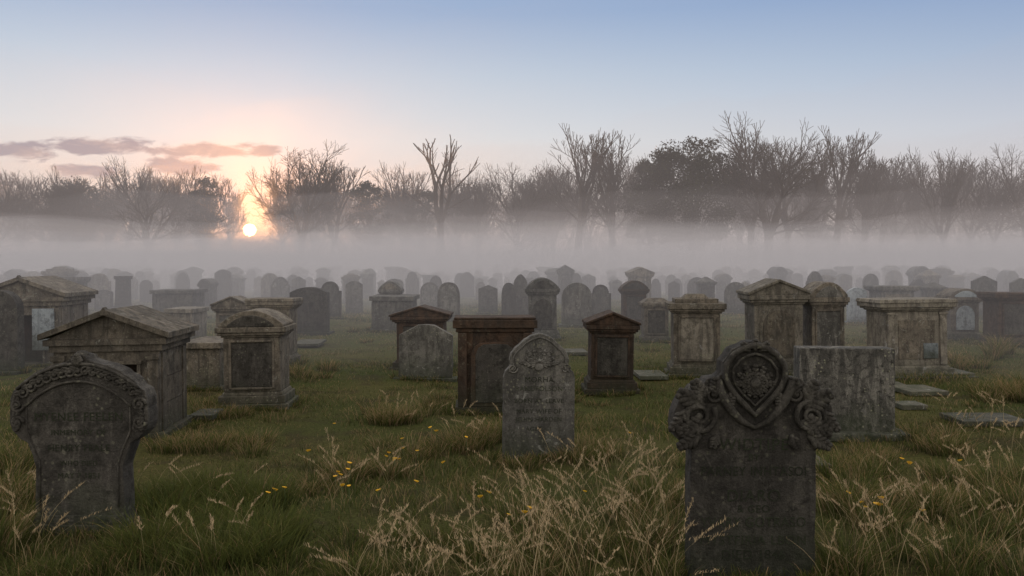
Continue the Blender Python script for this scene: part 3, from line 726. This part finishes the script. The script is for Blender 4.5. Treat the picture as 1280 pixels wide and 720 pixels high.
for (x,yt,wp,d_,v) in [(-10,206,90,98,0),(55,222,70,104,4),(100,216,80,100,2),(182,196,125,96,0),(250,208,80,102,4),(374,177,150,94,2),(418,194,80,100,1),(354,202,70,108,7),(390,208,60,106,6),
 (505,200,75,106,1),(550,172,85,96,5),(598,214,60,106,4),(645,204,95,102,0),(692,208,60,108,4),(722,158,75,98,3),(768,160,80,97,6),(800,190,80,106,1),(960,140,155,92,0),(938,155,130,95,4),(985,160,110,96,7),(925,182,80,104,4),(1010,172,80,102,1),
 (1044,160,75,98,3),(1078,176,80,100,6),(1120,196,80,106,7),(1150,194,70,104,1),(1178,182,85,97,1),(1214,196,75,104,4),(1246,190,75,100,2),(1285,180,90,96,0),(1330,195,90,100,1),(-70,200,110,98,2),(570,208,60,110,6),(135,214,60,108,6),(220,208,60,106,1),(670,206,60,108,6),(1100,190,60,104,3),(28,210,70,102,1),(75,206,60,100,6),(158,204,60,104,3)]:
    bare(x,yt,wp,d_,v)
row_=bpy.data.objects.new("distant_tree_row",None); sc.collection.objects.link(row_)
for i in range(130):
    x=-280+i*14.4+random.uniform(-12,12)
    yt=random.uniform(208,244) if x<680 else random.uniform(194,236)
    if abs(x-312)<34: 
        if abs(x-312)<22: continue
        yt+=14
    o=bare(x,yt,random.uniform(60,110) if abs(x-312)>60 else 40,random.uniform(108,145),random.choice((1,4,6,7)),row_,"tree")

def leafy(name,x,yt,yb,wpx,d_,nl,seed,leaf_s=0.22,trunk=True,col=(0.030,0.030,0.016),clumps=26):
    R=np.random.default_rng(seed); s_=d_/F; cx=(x-640)*s_; zt=(HY-yt)*s_+H; zb=max((HY-yb)*s_+H,0); hw=wpx*s_/2
    cen=[]
    for _ in range(clumps):
        f=R.random(); z=zb+(zt-zb)*(0.06+0.86*f); prof=math.sin(math.pi*min(max(0.12+0.80*f,0),1))**.6
        a=R.uniform(0,6.28); q=hw*prof*R.random()**.5*0.86; cr=min(hw,(zt-zb)*.8)*R.uniform(.12,.30); cen.append((q*math.cos(a),q*math.sin(a)*(1 if trunk else .15),z,cr))
    cen=np.array(cen); ci=R.integers(0,clumps,nl); c_=cen[ci]
    dv=R.normal(0,1,(nl,3)); dv/=np.linalg.norm(dv,axis=1,keepdims=True); p=c_[:,:3]+dv*c_[:,3:4]*(R.random((nl,1))**.4*1.25)*np.array([[1,1,.75]])
    a=R.normal(0,1,(nl,3)); a/=np.linalg.norm(a,axis=1,keepdims=True); b=np.cross(a,R.normal(0,1,(nl,3))); b/=np.linalg.norm(b,axis=1,keepdims=True)
    sz=leaf_s*R.uniform(.5,1.2,(nl,1)); V=np.stack([p-a*sz,p+b*sz*.5,p+a*sz,p-b*sz*.5],1).astype(np.float32)
    me=bpy.data.meshes.new("foliage"); me.from_pydata(V.reshape(-1,3).tolist(),[],(np.arange(nl)[:,None]*4+np.arange(4)[None]).tolist())
    cc=np.ones((nl,4,4),np.float32); sh=(0.5+1.0*R.random((clumps,1)))[ci]*(0.7+.6*R.random((nl,1))); cc[:,:,:3]=(np.array([col])*sh)[:,None,:]
    ca=me.color_attributes.new('Col','FLOAT_COLOR','POINT'); ca.data.foreach_set('color',cc.reshape(-1)); me.materials.append(LEAFM)
    root=bpy.data.objects.new(name,None); sc.collection.objects.link(root); root.location=(cx,d_,0)
    obj("foliage",me,parent=root)
    if trunk:
        m_=M(); m_.tube([(0,0,-.2),(.1,0,zt*.3),(0,.1,zt*.6),(0,0,zt*.85)],[.45,.36,.22,.06],8)
        for k in range(14):
            c=cen[k]; m_.tube([(0,0,max(zb*.8,c[2]*.5)),(c[0]*.5,c[1]*.5,c[2]*.8),(c[0],c[1],c[2])],[.16,.1,.04],5)
        obj("trunk",m_.mesh("trunk",(BARK,)),parent=root)
leafy("evergreen_tree",864,172,305,142,94,30000,5,.17,clumps=95)
leafy("evergreen_tree",812,196,305,80,97,10000,6,.17,clumps=46)
leafy("ivy_clad_tree",462,224,310,62,100,6500,8,.17,clumps=64)
leafy("ivy_clad_tree",258,218,310,54,101,4500,9,.17,clumps=55)
leafy("ivy_clad_tree",95,226,310,105,103,9000,10,.17,clumps=74)
leafy("ivy_clad_tree",1022,210,310,44,103,3200,12,.17,clumps=36)
leafy("ivy_clad_tree",528,234,310,66,106,5500,13,.17,clumps=50)
leafy("hedgerow",490,262,330,260,116,5500,14,.2,False,clumps=110)
leafy("hedgerow",60,262,330,380,116,8000,15,.2,False,clumps=140)
leafy("hedgerow",900,258,330,600,116,11000,16,.2,False,clumps=200)
leafy("hedgerow",1300,258,330,300,116,6000,17,.2,False,clumps=100)

# ------------------------------------------------------------ fog
def fogmat(name,sig,L,alb=0.3,g=0.75):
    m,t,out=newmat(name)
    s_=t.node('ShaderNodeVolumeScatter',{'Color':(1,1,1,1),'Density':sig*alb,'Anisotropy':g})
    a=t.node('ShaderNodeVolumeAbsorption',{'Color':(0,0,0,1),'Density':sig*(1-alb)})
    e=t.node('ShaderNodeEmission',{'Color':(*L,1),'Strength':sig*(1-alb)})  # added glow imitating light scattered repeatedly within the fog
    x=t.node('ShaderNodeAddShader',{0:s_.outputs[0],1:a.outputs[0]}); y=t.node('ShaderNodeAddShader',{0:x.outputs[0],1:e.outputs[0]})
    t.l.new(y.outputs[0],out.inputs['Volume']); 
    return m
def fog(name,y0,y1,hw,h,amp,mat,seed):
    nx_,ny_=48,20; xs_=np.linspace(-hw,hw,nx_); ys_=np.linspace(y0,y1,ny_)
    m_=M(); vs=[];fs=[]
    R=random.Random(seed); ph=[R.uniform(0,6.28) for _ in range(4)]
    for lay in (0,1):
        for y in ys_:
            for x in xs_:
                yy=y+ (3.5*math.sin(x*.13+ph[3])+2.0*math.sin(x*.31+ph[0]) if y==ys_[0] else 0)
                z=-0.6 if lay==0 else h+amp*(math.sin(x*.11+ph[0])*math.sin(y*.09+ph[1])+.5*math.sin(x*.23+y*.17+ph[2]))
                vs.append((x,yy,z))
    n=nx_*ny_
    for j in range(ny_-1):
        for i in range(nx_-1):
            a=j*nx_+i; fs.append((a,a+nx_,a+nx_+1,a+1)); fs.append((n+a,n+a+1,n+a+nx_+1,n+a+nx_))
    for i in range(nx_-1):
        fs.append((i,i+1,n+i+1,n+i)); a=(ny_-1)*nx_+i; fs.append((a+1,a,n+a,n+a+1))
    for j in range(ny_-1):
        a=j*nx_; fs.append((a+nx_,a,n+a,n+a+nx_)); a+=nx_-1; fs.append((a,a+nx_,n+a+nx_,n+a))
    m_.add(vs,fs); obj(name,m_.mesh(name,(mat,)))
L0=(0.38,0.350,0.352); L1=(0.51,0.45,0.44)
fog("ground_mist",9,172,170,2.5,.25,fogmat("ground_mist",.021,L0),1)
fog("ground_mist",28,174,172,3.1,.35,fogmat("drifting_mist",.018,L0),2)
fog("fog_bank",48,176,174,3.8,.5,fogmat("dense_fog_bank",.024,L1,.3,.74),3)
fog("fog_bank",64,177,175,5.2,.9,fogmat("far_fog_bank",.012,L1,.3,.74),5)
fog("fog_bank",72,177.3,175.3,6.6,1.0,fogmat("middle_fog_bank",.008,L1,.3,.74),7)
fog("fog_bank",78,177.5,175.5,9.0,1.5,fogmat("upper_fog_bank",.007,L1,.3,.76),6)
fog("fog_bank",84,177.8,175.8,13.0,2.0,fogmat("thin_fog_bank",.004,L1,.3,.80),8)
fog("high_haze",36,178,176,22,2,fogmat("high_haze",.0034,(0.54,0.46,0.44),.12,.86),4)
